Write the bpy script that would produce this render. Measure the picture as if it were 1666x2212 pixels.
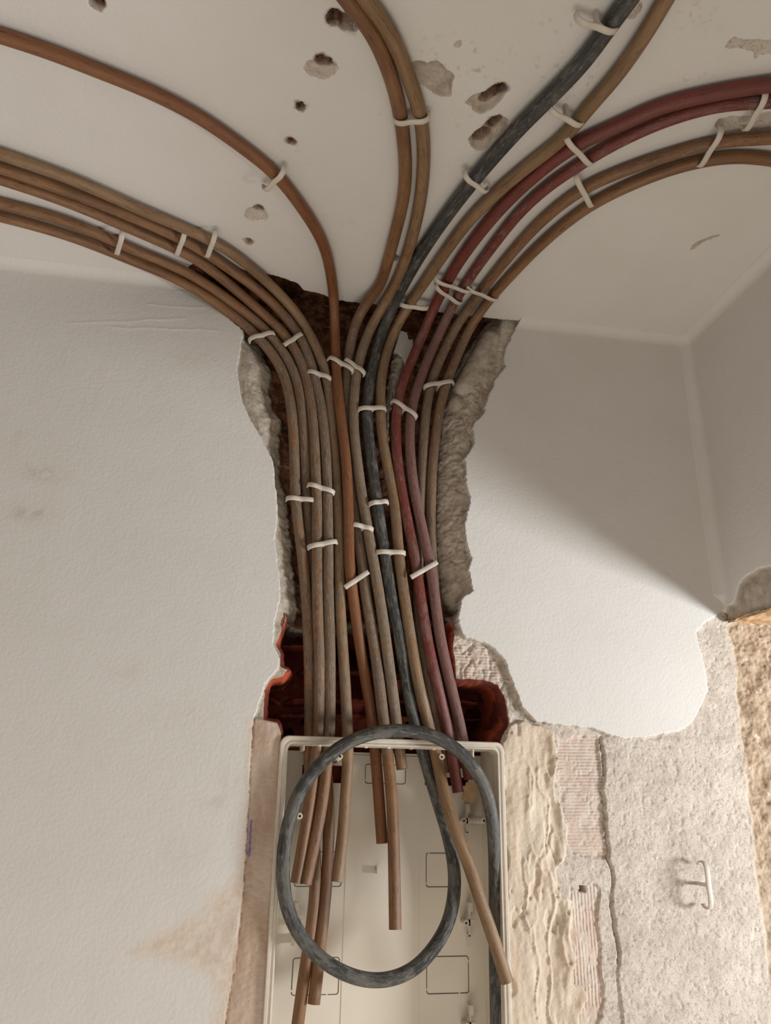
import bpy, bmesh, math, random
import numpy as np
from mathutils import Vector
random.seed(7); rng = np.random.default_rng(11)
for o in list(bpy.data.objects): bpy.data.objects.remove(o)
SC = bpy.context.scene; COL = SC.collection
PI = math.pi

# ------------------------------------------------------------------ camera
CAM = np.array([0.0, -1.15, 1.70]); F = 1664.0; CXP, CYP = 833.0, 1106.0
YAW, PITCH = math.radians(11.0), math.radians(19.5)
fw = np.array([math.sin(YAW)*math.cos(PITCH), math.cos(YAW)*math.cos(PITCH), math.sin(PITCH)])
rt = np.array([math.cos(YAW), -math.sin(YAW), 0.0])
up = np.cross(rt, fw)
cd = bpy.data.cameras.new('camera'); cam = bpy.data.objects.new('camera', cd); COL.objects.link(cam)
cam.location = CAM; cam.rotation_euler = (PI/2+PITCH, 0, -YAW)
cd.sensor_fit = 'VERTICAL'; cd.sensor_height = 24.0; cd.lens = F/2212.0*24.0
cd.clip_start = 0.02
SC.camera = cam

# ------------------------------------------------------------------ light
CX = 0.809            # right wall plane
HC = 2.504            # ceiling
Z0 = 1.957            # underside of the lintel over the opening on the right
W = bpy.data.worlds.new('World'); SC.world = W; W.use_nodes = True
W.node_tree.nodes['Background'].inputs[0].default_value = (1.0, 0.90, 0.80, 1)
W.node_tree.nodes['Background'].inputs[1].default_value = 0.36
def area(name, loc, target, sx, sy, power, col):
    l = bpy.data.lights.new(name, 'AREA'); l.shape = 'RECTANGLE'; l.size = sx; l.size_y = sy
    l.energy = power; l.color = col
    o = bpy.data.objects.new(name, l); COL.objects.link(o); o.location = loc
    d = Vector(target)-Vector(loc); o.rotation_euler = d.to_track_quat('-Z', 'Y').to_euler()
    return o
# daylight coming up through the opening in the right wall
area('daylight_opening', (CX+0.85, -0.72, Z0-0.45), (0.45, 0.0, 1.93), 0.34, 0.26, 26, (0.95, 0.98, 1.0))
# unseen fill lamp added below the view, for light bounced up off floor and wall
area('fill_below', (0.0, -0.95, 0.1), (0.0, -0.25, 2.3), 1.5, 0.8, 14.3, (1.0, 0.88, 0.74))
SC.view_settings.view_transform = 'Standard'; SC.view_settings.look = 'None'
SC.view_settings.exposure = 0.0; SC.view_settings.gamma = 1.0; SC.view_settings.use_curve_mapping = False

# ------------------------------------------------------------------ projection helpers
def ray(px, py): return fw + rt*((px-CXP)/F) + up*((CYP-py)/F)
def onwall(px, py, off=0.0):
    d = ray(px, py); t = (-off-CAM[1])/d[1]; return CAM+d*t
def onceil(px, py, drop=0.0):
    d = ray(px, py); t = (HC-drop-CAM[2])/d[2]; return CAM+d*t
def onright(px, py):
    d = ray(px, py); t = (CX-CAM[0])/d[0]; return CAM+d*t
def project(p):
    v = np.asarray(p)-CAM; z = v@fw; return CXP+F*(v@rt)/z, CYP-F*(v@up)/z
def unproj(px, py, off, drop=0.0098, R=0.06):
    d = ray(px, py)
    def Fn(t):
        p = CAM+d*t; a = -off-p[1]; b = HC-drop-p[2]
        if a < R and b < R: return R-math.hypot(R-a, R-b)
        return min(a, b)
    lo, hi = 0.2, 3.0
    for _ in range(44):
        m = (lo+hi)/2
        if Fn(m) > 0: lo = m
        else: hi = m
    p = CAM+d*lo; a = -off-p[1]; b = HC-drop-p[2]
    if a < R and b < R:
        n = np.array([0, -(R-a), -(R-b)]); n /= np.linalg.norm(n)
    else: n = np.array([0, -1., 0]) if a < b else np.array([0, 0, -1.])
    return p, n

# ------------------------------------------------------------------ noise
def vnoise(x, y, seed=0):
    r = np.random.default_rng(seed); T = r.random((256, 256))
    xi = np.floor(x).astype(int); yi = np.floor(y).astype(int); fx = x-xi; fy = y-yi
    fx = fx*fx*(3-2*fx); fy = fy*fy*(3-2*fy)
    a = T[xi % 256, yi % 256]; b = T[(xi+1) % 256, yi % 256]; c = T[xi % 256, (yi+1) % 256]; d = T[(xi+1) % 256, (yi+1) % 256]
    return (a*(1-fx)+b*fx)*(1-fy)+(c*(1-fx)+d*fx)*fy
def fbm(x, y, s, seed=0, o=4):
    v = 0; a = 1; t = 0
    for k in range(o):
        v = v+a*(vnoise(x/s*2**k+17.3*k, y/s*2**k+5.1*k, seed+k)*2-1); t += a; a *= .5
    return v/t
def sstep(a, b, x):
    t = np.clip((x-a)/(b-a), 0, 1); return t*t*(3-2*t)
def sdf(poly, X, Y, pad=0.06):
    """signed distance, positive inside"""
    P = np.array(poly); out = np.full(X.shape, -0.1)
    m = (X > P[:, 0].min()-pad) & (X < P[:, 0].max()+pad) & (Y > P[:, 1].min()-pad) & (Y < P[:, 1].max()+pad)
    x = X[m]; y = Y[m]; dist = np.full(x.shape, 1e9); ins = np.zeros(x.shape, bool)
    for i in range(len(P)):
        ax, ay = P[i]; bx, by = P[(i+1) % len(P)]; ex, ey = bx-ax, by-ay
        t = np.clip(((x-ax)*ex+(y-ay)*ey)/(ex*ex+ey*ey+1e-12), 0, 1)
        dist = np.minimum(dist, (x-ax-t*ex)**2+(y-ay-t*ey)**2)
        c = ((ay > y) != (by > y)) & (x < (bx-ax)*(y-ay)/(by-ay+1e-15)+ax); ins ^= c
    out[m] = np.maximum(np.where(ins, 1, -1)*np.sqrt(dist), -0.1); return out

# ------------------------------------------------------------------ materials
def newmat(name, rough=0.6, spec=0.3):
    m = bpy.data.materials.new(name); m.use_nodes = True; nt = m.node_tree; b = nt.nodes['Principled BSDF']
    b.inputs['Roughness'].default_value = rough; b.inputs['Specular IOR Level'].default_value = spec
    return m, nt, b
class NB:
    def __init__(s, nt): s.nt = nt; s.tc = nt.nodes.new('ShaderNodeTexCoord')
    def n(s, t, **k):
        x = s.nt.nodes.new('ShaderNode'+t)
        for a, v in k.items(): setattr(x, a, v)
        return x
    def link(s, a, b): s.nt.links.new(a, b)
    def val(s, inp, v):
        if isinstance(v, bpy.types.NodeSocket): s.link(v, inp)
        elif isinstance(v, (tuple, list)) and len(v) == 3 and inp.type == 'RGBA': inp.default_value = (*v, 1)
        else: inp.default_value = v
    def math(s, op, a, b=0.0, c=None, clamp=False):
        x = s.n('Math', operation=op, use_clamp=clamp); s.val(x.inputs[0], a); s.val(x.inputs[1], b)
        if c is not None: s.val(x.inputs[2], c)
        return x.outputs[0]
    def noise(s, scale, detail=4, rough=0.55, vec=None, dist=0.0):
        x = s.n('TexNoise'); x.inputs['Scale'].default_value = scale; x.inputs['Detail'].default_value = detail
        x.inputs['Roughness'].default_value = rough; x.inputs['Distortion'].default_value = dist
        s.link(vec if vec is not None else s.tc.outputs['Object'], x.inputs['Vector']); return x.outputs['Fac']
    def mapping(s, scale, vec=None):
        x = s.n('Mapping'); x.inputs['Scale'].default_value = scale
        s.link(vec if vec is not None else s.tc.outputs['Object'], x.inputs['Vector']); return x.outputs[0]
    def ramp(s, f, a, b):
        x = s.n('MapRange', interpolation_type='SMOOTHSTEP'); s.val(x.inputs[0], f)
        x.inputs[1].default_value = a; x.inputs[2].default_value = b; return x.outputs[0]
    def mix(s, f, a, b):
        x = s.n('Mix', data_type='RGBA'); s.val(x.inputs[0], f); s.val(x.inputs[6], a); s.val(x.inputs[7], b); return x.outputs[2]
    def attr(s, name):
        x = s.n('Attribute', attribute_name=name); return x.outputs['Fac']
    def bump(s, h, strength, dist, nrm=None):
        x = s.n('Bump'); x.inputs['Strength'].default_value = strength; x.inputs['Distance'].default_value = dist
        s.link(h, x.inputs['Height'])
        if nrm is not None: s.link(nrm, x.inputs['Normal'])
        return x.outputs[0]

PAINT = (0.66, 0.635, 0.60)
def masonry_material():
    m, nt, b = newmat('painted_plaster_and_masonry', 0.9, 0.12); N = NB(nt)
    fine = N.noise(260, 3); mid = N.noise(60, 5, .6); big = N.noise(9, 4); vb = N.noise(2.5, 3)
    grit = N.noise(420, 2, .7)
    col = N.mix(N.ramp(big, .35, .7), PAINT, (0.64, 0.615, 0.575))
    smu = N.attr('smudge')
    col = N.mix(N.math('MULTIPLY', smu, N.ramp(mid, .3, .65)), col, (0.40, 0.33, 0.23))
    def layer(col, name, c, soft=.0006, amp=.004, nz=mid):
        a = N.math('MULTIPLY_ADD', N.math('SUBTRACT', nz, .5), amp, N.attr(name))
        return N.mix(N.ramp(a, -soft, soft), col, c)
    smear = N.mix(N.ramp(mid, .35, .65), (0.60, 0.50, 0.41), (0.66, 0.585, 0.50))
    col = layer(col, 'smear', smear, .012, .045)
    g2 = N.noise(330, 4, .7)
    render = N.mix(N.ramp(mid, .3, .7), (0.47, 0.41, 0.35), (0.59, 0.525, 0.46))
    render = N.mix(N.ramp(N.noise(11, 5, .6), .42, .7), render, (0.61, 0.54, 0.465))
    render = N.mix(N.math('MULTIPLY', N.ramp(g2, .53, .66), .8), render, (0.31, 0.26, 0.21))
    render = N.mix(N.math('MULTIPLY', N.ramp(N.noise(120, 5, .75), .55, .66), .7), render, (0.30, 0.25, 0.205))
    render = N.mix(N.ramp(g2, .40, .30), render, (0.68, 0.62, 0.55))
    col = layer(col, 'skin', render, .0005, .0025)
    mort = N.mix(N.ramp(mid, .3, .7), (0.36, 0.30, 0.235), (0.54, 0.475, 0.395))
    mort = N.mix(N.ramp(grit, .60, .75), mort, (0.195, 0.152, 0.11))
    col = layer(col, 'mortar', mort, .002, .004)
    strip = N.mix(N.ramp(N.noise(1, 4, .6, N.mapping((26, 26, 9))), .35, .65), (0.42, 0.30, 0.215), (0.56, 0.45, 0.36))
    col = layer(col, 'strip', strip, .003, .008)
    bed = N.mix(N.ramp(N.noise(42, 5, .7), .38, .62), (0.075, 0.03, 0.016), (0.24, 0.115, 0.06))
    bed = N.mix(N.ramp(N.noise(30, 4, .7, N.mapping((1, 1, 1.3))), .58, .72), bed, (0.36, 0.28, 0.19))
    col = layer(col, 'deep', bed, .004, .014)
    put = N.mix(N.ramp(N.noise(1, 4, .6, N.mapping((50, 50, 10))), .3, .7), (0.60, 0.485, 0.37), (0.68, 0.585, 0.475))
    put = N.mix(N.ramp(N.noise(70, 5, .75), .66, .72), put, (0.42, 0.30, 0.20))
    col = layer(col, 'putty', put, .0006, .003)
    tan = N.mix(N.ramp(mid, .3, .65), (0.30, 0.21, 0.135), (0.47, 0.37, 0.275))
    tan = N.mix(N.ramp(N.noise(55, 3), .62, .72), tan, (0.56, 0.48, 0.39))
    col = layer(col, 'tan', tan, .006, .03)
    rib = N.mix(N.ramp(mid, .35, .65), (0.56, 0.44, 0.365), (0.60, 0.52, 0.445))
    ribm = N.ramp(N.math('MULTIPLY_ADD', N.math('SUBTRACT', N.noise(38, 4), .5), .02, N.math('MAXIMUM', N.attr('ribh'), N.attr('ribv'))), -.001, .001)
    col = N.mix(ribm, col, rib)
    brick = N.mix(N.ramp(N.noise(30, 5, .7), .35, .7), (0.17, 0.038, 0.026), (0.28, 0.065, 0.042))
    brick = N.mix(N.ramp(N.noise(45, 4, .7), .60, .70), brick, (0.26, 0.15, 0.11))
    brick = N.mix(N.ramp(N.math('MULTIPLY_ADD', N.math('SUBTRACT', mid, .5), .02, N.attr('brick')), .014, .008), brick, N.mix(N.ramp(N.noise(24, 3), .46, .58), (0.16, 0.04, 0.028), (0.42, 0.088, 0.042)))  # cavity shade put into the colour: inner clay darker maroon, fresh broken edge redder
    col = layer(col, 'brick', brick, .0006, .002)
    col = layer(col, 'chip', (0.68, 0.66, 0.63), .0005, .002)
    col = layer(col, 'pen', (0.16, 0.14, 0.42), .001, .003, fine)
    N.link(col, b.inputs['Base Color'])
    # relief: fine paint grain on the skin, coarser grit elsewhere
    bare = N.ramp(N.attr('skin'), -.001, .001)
    h = N.math('ADD', N.math('MULTIPLY', N.noise(190, 4, .55), .55), N.math('MULTIPLY', N.noise(40, 3), .45))
    h2 = N.noise(220, 5, .75)
    n1 = N.bump(h, .6, .0018)
    x = N.n('Bump'); N.link(N.math('MULTIPLY', bare, .45), x.inputs['Strength']); x.inputs['Distance'].default_value = .0035
    N.link(h2, x.inputs['Height']); N.link(n1, x.inputs['Normal'])
    sep = N.n('SeparateXYZ'); N.link(N.tc.outputs['Object'], sep.inputs[0])
    wh = N.math('SINE', N.math('MULTIPLY', sep.outputs[2], 2*PI/.0047)); wv = N.math('SINE', N.math('MULTIPLY', sep.outputs[0], 2*PI/.0050))
    w = N.math('ADD', N.math('MULTIPLY', wh, N.ramp(N.attr('ribh'), -.002, .002)), N.math('MULTIPLY', wv, N.ramp(N.attr('ribv'), -.002, .002)))
    n3 = N.bump(N.math('MULTIPLY', w, N.ramp(N.noise(45, 4), .35, .55)), .45, .0010, x.outputs[0])
    N.link(n3, b.inputs['Normal'])
    return m
ATT = ['skin', 'smear', 'mortar', 'strip', 'deep', 'putty', 'tan', 'ribh', 'ribv', 'brick', 'chip', 'pen', 'smudge']
M_WALL = masonry_material()

def tube_material(name, c1, c2, dustc, streakc, rough=.42, pale=(.36, .30, .245)):
    m, nt, b = newmat(name, rough, .4); N = NB(nt)
    uv = N.n('UVMap'); v = uv.outputs[0]
    st = N.noise(1, 5, .7, N.mapping((9, 60, 1), v)); bl = N.noise(1, 5, .65, N.mapping((26, 4, 1), v), .6)
    fb = N.noise(1, 5, .75, N.mapping((90, 22, 1), v), .4); lg = N.noise(1, 3, .6, N.mapping((11, 3, 1), v))
    col = N.mix(N.ramp(lg, .35, .65), c1, c2)
    col = N.mix(N.math('MULTIPLY', N.ramp(st, .50, .62), .65), col, streakc)
    oi = N.n('ObjectInfo'); rnd = oi.outputs['Random']
    dust = N.math('ADD', N.attr('dust'), N.math('MULTIPLY', N.math('SUBTRACT', rnd, .5), .16))
    cov = N.math('ADD', N.math('MULTIPLY_ADD', bl, .75, N.math('MULTIPLY', fb, .35)), N.math('SUBTRACT', dust, .5))
    dm = N.ramp(cov, .55, .67)
    col = N.mix(N.math('MULTIPLY', dm, .78), col, dustc)
    pm = N.ramp(N.math('ADD', N.math('MULTIPLY_ADD', fb, .6, N.math('MULTIPLY', st, .4)), N.math('MULTIPLY', dust, .10)), .575, .67)
    col = N.mix(N.math('MULTIPLY', pm, N.math('MULTIPLY', N.ramp(dust, .15, .6), .55)), col, pale)
    sp = N.ramp(N.math('ADD', N.noise(1, 3, .6, N.mapping((150, 34, 1), v)), N.math('MULTIPLY', dust, .06)), .72, .77)
    col = N.mix(sp, col, (.50, .44, .38))
    dk = N.ramp(N.noise(1, 5, .75, N.mapping((34, 24, 1), v)), .55, .64)
    col = N.mix(N.math('MULTIPLY', dk, .75), col, tuple(x*.35 for x in streakc))
    N.link(col, b.inputs['Base Color'])
    N.link(N.math('MULTIPLY_ADD', dm, .35, rough), b.inputs['Roughness'])
    N.link(N.bump(N.math('ADD', st, fb), .4, .0009), b.inputs['Normal'])
    return m
M_BROWN = tube_material('brown_conduit', (0.245, 0.125, 0.055), (0.165, 0.078, 0.034), (0.162, 0.122, 0.088), (0.10, 0.042, 0.02))
M_KHAKI = tube_material('khaki_conduit', (0.27, 0.165, 0.085), (0.20, 0.115, 0.055), (0.195, 0.152, 0.11), (0.12, 0.066, 0.034))
M_ORANGE = tube_material('orange_brown_conduit', (0.225, 0.092, 0.034), (0.18, 0.07, 0.028), (0.18, 0.105, 0.065), (0.13, 0.048, 0.02))
M_RED = tube_material('red_conduit', (0.17, 0.036, 0.026), (0.145, 0.038, 0.026), (0.185, 0.105, 0.09), (0.11, 0.022, 0.02), pale=(.30, .19, .17))
M_GREY = tube_material('grey_conduit', (0.026, 0.0265, 0.0265), (0.042, 0.042, 0.04), (0.128, 0.121, 0.105), (0.095, 0.088, 0.078), .36, pale=(.27, .245, .21))
def plain(name, c1, c2, rough=.5, spec=.35, scale=40, bump=.1):
    m, nt, b = newmat(name, rough, spec); N = NB(nt); n = N.noise(scale, 4)
    N.link(N.mix(N.ramp(n, .3, .7), c1, c2), b.inputs['Base Color'])
    if bump: N.link(N.bump(N.noise(scale*6, 3), bump, .0006), b.inputs['Normal'])
    return m
M_CLIP = plain('clip_plastic', (0.60, 0.545, 0.47), (0.54, 0.48, 0.41), .5)
M_BOX = plain('box_plastic', (0.70, 0.64, 0.53), (0.73, 0.67, 0.57), .38, .45, 12, .03)
M_RIM = plain('rim_plastic', (0.66, 0.60, 0.51), (0.60, 0.53, 0.44), .45, .4, 60, .1)
M_LINE = plain('moulded_groove', (0.06, 0.05, 0.04), (0.09, 0.07, 0.05), .8)
M_DARK = plain('dark_cavity_mortar', (0.10, 0.045, 0.03), (0.16, 0.07, 0.045), .9)
M_FOAM = plain('tan_foam_and_mortar', (0.55, 0.36, 0.20), (0.42, 0.27, 0.15), .95, .1, 70, 1.0)

# ------------------------------------------------------------------ object helpers
def mesh_obj(name, V, Fc, mat, parent=None, smooth=True):
    me = bpy.data.meshes.new(name); me.from_pydata([tuple(map(float, v)) for v in V], [], Fc); me.update()
    if mat: me.materials.append(mat)
    if smooth: me.polygons.foreach_set('use_smooth', [True]*len(me.polygons))
    o = bpy.data.objects.new(name, me); COL.objects.link(o)
    if parent: o.parent = parent
    return o
def bm_obj(name, bm, mat, parent=None, smooth=False):
    bmesh.ops.recalc_face_normals(bm, faces=bm.faces)
    me = bpy.data.meshes.new(name); bm.to_mesh(me); bm.free(); me.materials.append(mat)
    if smooth: me.polygons.foreach_set('use_smooth', [True]*len(me.polygons))
    o = bpy.data.objects.new(name, me); COL.objects.link(o)
    if parent: o.parent = parent
    return o
def tag(o, label=None, cat=None, group=None, kind=None):
    for k, v in (('label', label), ('category', cat), ('group', group), ('kind', kind)):
        if v: o[k] = v
    return o

def grid_mesh(name, P, masks, face_sel, mat, parent=None):
    """P (n,m,3) vertex grid, keep the faces in face_sel"""
    n, m = P.shape[:2]; idx = np.arange(n*m).reshape(n, m)
    q = np.stack([idx[:-1, :-1], idx[1:, :-1], idx[1:, 1:], idx[:-1, 1:]], -1)[face_sel]
    used, inv = np.unique(q, return_inverse=True); inv = inv.reshape(q.shape)
    me = bpy.data.meshes.new(name)
    me.vertices.add(len(used)); me.vertices.foreach_set('co', P.reshape(-1, 3)[used].astype(np.float32).ravel())
    me.loops.add(inv.size); me.loops.foreach_set('vertex_index', inv.astype(np.int32).ravel())
    me.polygons.add(len(inv)); me.polygons.foreach_set('loop_start', np.arange(0, inv.size, 4, dtype=np.int32))
    me.polygons.foreach_set('loop_total', np.full(len(inv), 4, np.int32))
    me.update(calc_edges=True); me.polygons.foreach_set('use_smooth', np.ones(len(inv), bool))
    for k in ATT:
        a = me.attributes.new(k, 'FLOAT', 'POINT')
        v = masks.get(k); default = 0.0 if k == 'smudge' else -0.1
        a.data.foreach_set('value', (v.ravel()[used] if v is not None else np.full(len(used), default)).astype(np.float32))
    me.materials.append(mat); me.validate()
    o = bpy.data.objects.new(name, me); COL.objects.link(o)
    if parent: o.parent = parent
    return o
def axis(segs):
    out = []
    for a, b, st in segs:
        out += list(np.linspace(a, b, max(2, int(round((b-a)/st))), endpoint=False))
    out.append(segs[-1][1]); return np.array(out)
def blob(X, Z, cx, cz, rx, rz): return np.exp(-(((X-cx)/rx)**2+((Z-cz)/rz)**2))

# ------------------------------------------------------------------ front wall
FINE = 0.0015
xs = axis([(-1.4, -0.50, .02), (-0.50, -0.20, .006), (-0.20, 1.0, FINE), (1.0, 1.2, .01)])
zs = axis([(0.95, 1.36, .01), (1.36, HC+.055, FINE)])
X, Z = np.meshgrid(xs, zs, indexing='ij')
def wp(pts, off=0.0): return [(p[0], p[2]) for p in (onwall(x, y, off) for x, y in pts)]
def cp(pts): return [(p[0], p[1]) for p in (onceil(x, y) for x, y in pts)]
wob = fbm(X, Z, .012, 3)*.0022+fbm(X, Z, .004, 9, 2)*.0009
LEFTEDGE = [(330, 590), (375, 604), (430, 640), (480, 674), (527, 716), (521, 745), (513, 795), (517, 840), (530, 885), (553, 925), (576, 965), (592, 1000), (594, 1030), (598, 1080), (600, 1110), (596, 1170), (603, 1235), (606, 1285),
            (600, 1312), (594, 1350), (591, 1392), (603, 1420), (604, 1440), (574, 1476), (562, 1515), (548, 1552)]
RIGHTEDGE = [(1122, 694), (1108, 722), (1096, 745), (1088, 770), (1094, 790), (1078, 808), (1062, 840), (1050, 872), (1046, 893), (1022, 918), (1025, 955), (1004, 990), (1008, 1040), (1016, 1085), (1004, 1130), (1008, 1170), (1018, 1205), (1012, 1230), (1022, 1275), (1000, 1290), (994, 1312),
             (990, 1345), (1006, 1376), (1040, 1385), (1068, 1400), (1092, 1428), (1112, 1480), (1130, 1528), (1160, 1558), (1215, 1566), (1280, 1572), (1310, 1584), (1345, 1594), (1400, 1592), (1462, 1580), (1497, 1560), (1510, 1532), (1530, 1492), (1524, 1440), (1512, 1400), (1505, 1366), (1525, 1345), (1562, 1318)]
Npoly = wp([(330, 300)]+LEFTEDGE+[(540, 1650), (536, 1750), (531, 1850), (523, 1950), (504, 2100), (484, 2212), (440, 4200), (2300, 4200), (2300, 1335), (1580, 1322)]+RIGHTEDGE[::-1]+[(1122, 300)])
sN = sdf(Npoly, X, Z, 3)+wob
DEEPL = [(400, 560), (440, 622), (500, 668), (556, 733), (575, 770), (586, 800), (583, 845), (592, 880), (612, 905), (604, 940), (606, 1030), (622, 1080), (628, 1130), (630, 1200), (640, 1262), (645, 1300), (640, 1345)]
DEEPR = [(1056, 690), (1034, 720), (1004, 760), (975, 830), (955, 900), (950, 980), (944, 1060), (942, 1130), (948, 1210), (955, 1285), (985, 1330)]
Dpoly = wp([(400, 300)]+DEEPL+DEEPR[::-1]+[(1090, 300)], -.03)
sD = sdf(Dpoly, X, Z, .2)+wob*1.6+fbm(X, Z, .03, 21)*.003
BRK = wp([(604, 1312), (618, 1318), (612, 1345), (598, 1390), (606, 1410), (607, 1436), (622, 1445), (612, 1458), (586, 1466), (572, 1490), (570, 1555), (600, 1560), (607, 1580), (607, 1700), (1085, 1700), (1085, 1600),
          (1104, 1560), (1094, 1500), (1080, 1476), (1050, 1466), (990, 1464), (984, 1400), (986, 1345), (972, 1325), (955, 1300), (640, 1302), (625, 1322)])
sB = sdf(BRK, X, Z, .2)+wob*.7
STRIP = wp([(546, 1548), (575, 1552), (612, 1562), (615, 1700), (600, 3600), (420, 3600), (484, 2212), (520, 1980), (531, 1850), (536, 1750), (540, 1650)])
sS = sdf(STRIP, X, Z, .2)
SMEAR = wp([(276, 2058), (330, 2026), (380, 1995), (430, 1975), (455, 1940), (500, 1900), (520, 1850), (530, 1780), (535, 1560), (600, 1560), (600, 3600), (330, 3600), (450, 2230), (470, 2150), (450, 2100), (395, 2075), (340, 2068)])
sM = sdf(SMEAR, X, Z, .2)
PUT = wp([(1086, 1606), (1106, 1566), (1135, 1556), (1200, 1578), (1208, 1640), (1202, 1700), (1212, 1740), (1228, 1790), (1228, 1850), (1206, 1880), (1216, 1930), (1245, 1950), (1235, 2010), (1242, 2080), (1238, 2120), (1272, 2150), (1255, 2200), (1290, 3600), (1080, 3600), (1075, 1700)])
sP = sdf(PUT, X, Z, .2)+wob*1.3+fbm(X, Z*.4, .018, 33)*.003
CORE = wp([(604, 1560), (610, 1590), (1084, 1604), (1112, 2500), (570, 2500), (604, 1590)])   # pocket for the enclosure
sC = sdf(wp([(614, 1596), (1082, 1610), (1112, 2560), (572, 2560)]), X, Z, .2)
RH = wp([(1206, 1592), (1298, 1594), (1308, 1700), (1310, 1780), (1316, 1858), (1232, 1858), (1228, 1790), (1210, 1730)])
RH2 = wp([(988, 1372), (1050, 1392), (1066, 1420), (1080, 1466), (1096, 1520), (1084, 1500), (1050, 1464), (990, 1462)])
RV = wp([(1232, 1910), (1300, 1922), (1330, 3600), (1250, 3600), (1242, 2080), (1236, 2010)])
rn = fbm(X, Z, .022, 35)*.010+fbm(X, Z, .006, 37)*.003
sRH = np.maximum(sdf(RH, X, Z), sdf(RH2, X, Z))+rn; sRV = sdf(RV, X, Z)+rn
TAN = wp([(1575, 1352), (1592, 1390), (1600, 1500), (1610, 1612), (1626, 1740), (1640, 1886), (1660, 2000), (1780, 3600), (2600, 4200), (2300, 1300), (1590, 1340)])
sT = sdf(TAN, X, Z, .3)
CHIP = wp([(864, 714), (880, 716), (884, 733), (893, 732), (894, 748), (880, 790), (868, 770), (852, 755)], -.03)
sCh = sdf(CHIP, X, Z)
PEN = wp([(541, 1772), (545, 1772), (541, 1850), (536, 1852)])
sPen = sdf(PEN, X, Z)
# mortar: broken sides of the chase (everything bare above the enclosure)
MORT = wp([(330, 300), (480, 690), (500, 1600), (640, 1600), (640, 1345), (960, 1345), (960, 1600), (1100, 1530), (1140, 1560), (1105, 1420), (1060, 1385), (1000, 1370), (1140, 300)])
sMo = sdf(MORT, X, Z, .2)
dN = sstep(-.0004, .0016, sN)
d = np.zeros_like(X)+fbm(X, Z, .35, 5, 2)*.0025
RC = .018; q_ = np.clip(RC-(HC-Z), 0, RC); d = d-(RC-np.sqrt(np.maximum(RC*RC-q_*q_, 0)))
bare = .0075+fbm(X, Z, .03, 41)*.0018+fbm(X, Z, .005, 47, 3)*.00055
rib_m = sstep(0, .002, np.maximum(sRH, sRV)); bare = bare+rib_m*.0035
# cement coat stands a little proud right of the crack
crack = np.array([(1302, 1575), (1308, 1640), (1306, 1700), (1314, 1780), (1318, 1850), (1330, 1900), (1326, 1960), (1340, 2040), (1342, 2120), (1350, 2212), (1352, 2300)])
cw = np.array(wp(crack)); o_ = np.argsort(cw[:, 1]); cxz = np.interp(Z, cw[o_, 1], cw[o_, 0])+fbm(X*0, Z, .012, 61)*.003
below = sstep(onwall(1302, 1590)[2]+.004, onwall(1302, 1590)[2]-.006, Z)
dc = X-cxz
bare = bare+below*(-.003*sstep(-.001, .0015, dc)*sstep(.35, .0, dc)+.007*np.exp(-(dc/.0014)**2)*sstep(-.35, .1, fbm(X, Z, .05, 63)))
bare = bare+fbm(X, Z, .07, 45)*.002+sstep(.35, .55, fbm(X, Z, .007, 49, 2))*.0010
d = d*(1-dN)+dN*bare
# tan rubble masonry
tT = sstep(-.004, .006, sT+fbm(X, Z, .02, 71)*.006); d = d+tT*(fbm(X, Z, .03, 73)*.006+.004+fbm(X, Z, .008, 74)*.003)
# broken sides
chz = sstep(0, .01, sMo)*dN
e = np.clip(-sD, 0, .2)
rough = .30+.70*sstep(onwall(600, 1000)[0], onwall(760, 1000)[0], X)
side = .040-.030*np.clip(e/.034, 0, 1)**.8+rough*(fbm(X, Z, .020, 81)*.0034+fbm(X, Z, .006, 83)*.0018+sstep(.3, .5, fbm(X, Z, .008, 85, 2))*.002+np.clip(1-np.abs(fbm(X, Z*.45, .03, 87, 3))*9, 0, 1)**2*.003)
d = d*(1-chz)+chz*np.maximum(side, .006)
tD = sstep(-.002, .004, sD)*sstep(-.001, .001, sN)
bed = .050+fbm(X, Z, .025, 91)*.007+fbm(X, Z, .007, 93)*.0028
d = d*(1-tD)+tD*bed
# round mortar lump at the top right of the chase, and a stone below it
def seg_d(a, b):
    a = np.array(wp([a], -.02)[0]); b = np.array(wp([b], -.02)[0]); ab = b-a
    t = np.clip(((X-a[0])*ab[0]+(Z-a[1])*ab[1])/(ab@ab), 0, 1); return np.hypot(X-a[0]-t*ab[0], Z-a[1]-t*ab[1])
l = seg_d((1062, 735), (1005, 838)); r_ = .021
lump = .026-np.sqrt(np.clip(r_*r_-l*l, 0, 1))*.95+fbm(X, Z, .02, 97)*.0015
d = np.where(l < r_, np.minimum(d, np.maximum(lump, .006)), d)
l2 = seg_d((990, 872), (990, 873)); d = np.where(l2 < .018, np.minimum(d, .030-np.sqrt(np.clip(.018**2-l2*l2, 0, 1))+fbm(X, Z, .006, 99)*.001), d)
stn = sdf(wp([(852, 762), (884, 775), (872, 815), (860, 850), (846, 890), (842, 945), (826, 965), (824, 900), (836, 850)], -.03), X, Z)+wob*2
d = np.where(stn > 0, .040-.010*sstep(0, .010, stn)+fbm(X, Z, .006, 129)*.003, d); sD = np.where(stn > 0, -.01, sD)
sD = np.where((l < r_+.002) | (l2 < .02), np.minimum(sD, -.01), sD)
d = np.where(sCh > 0, .030, d)
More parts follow.
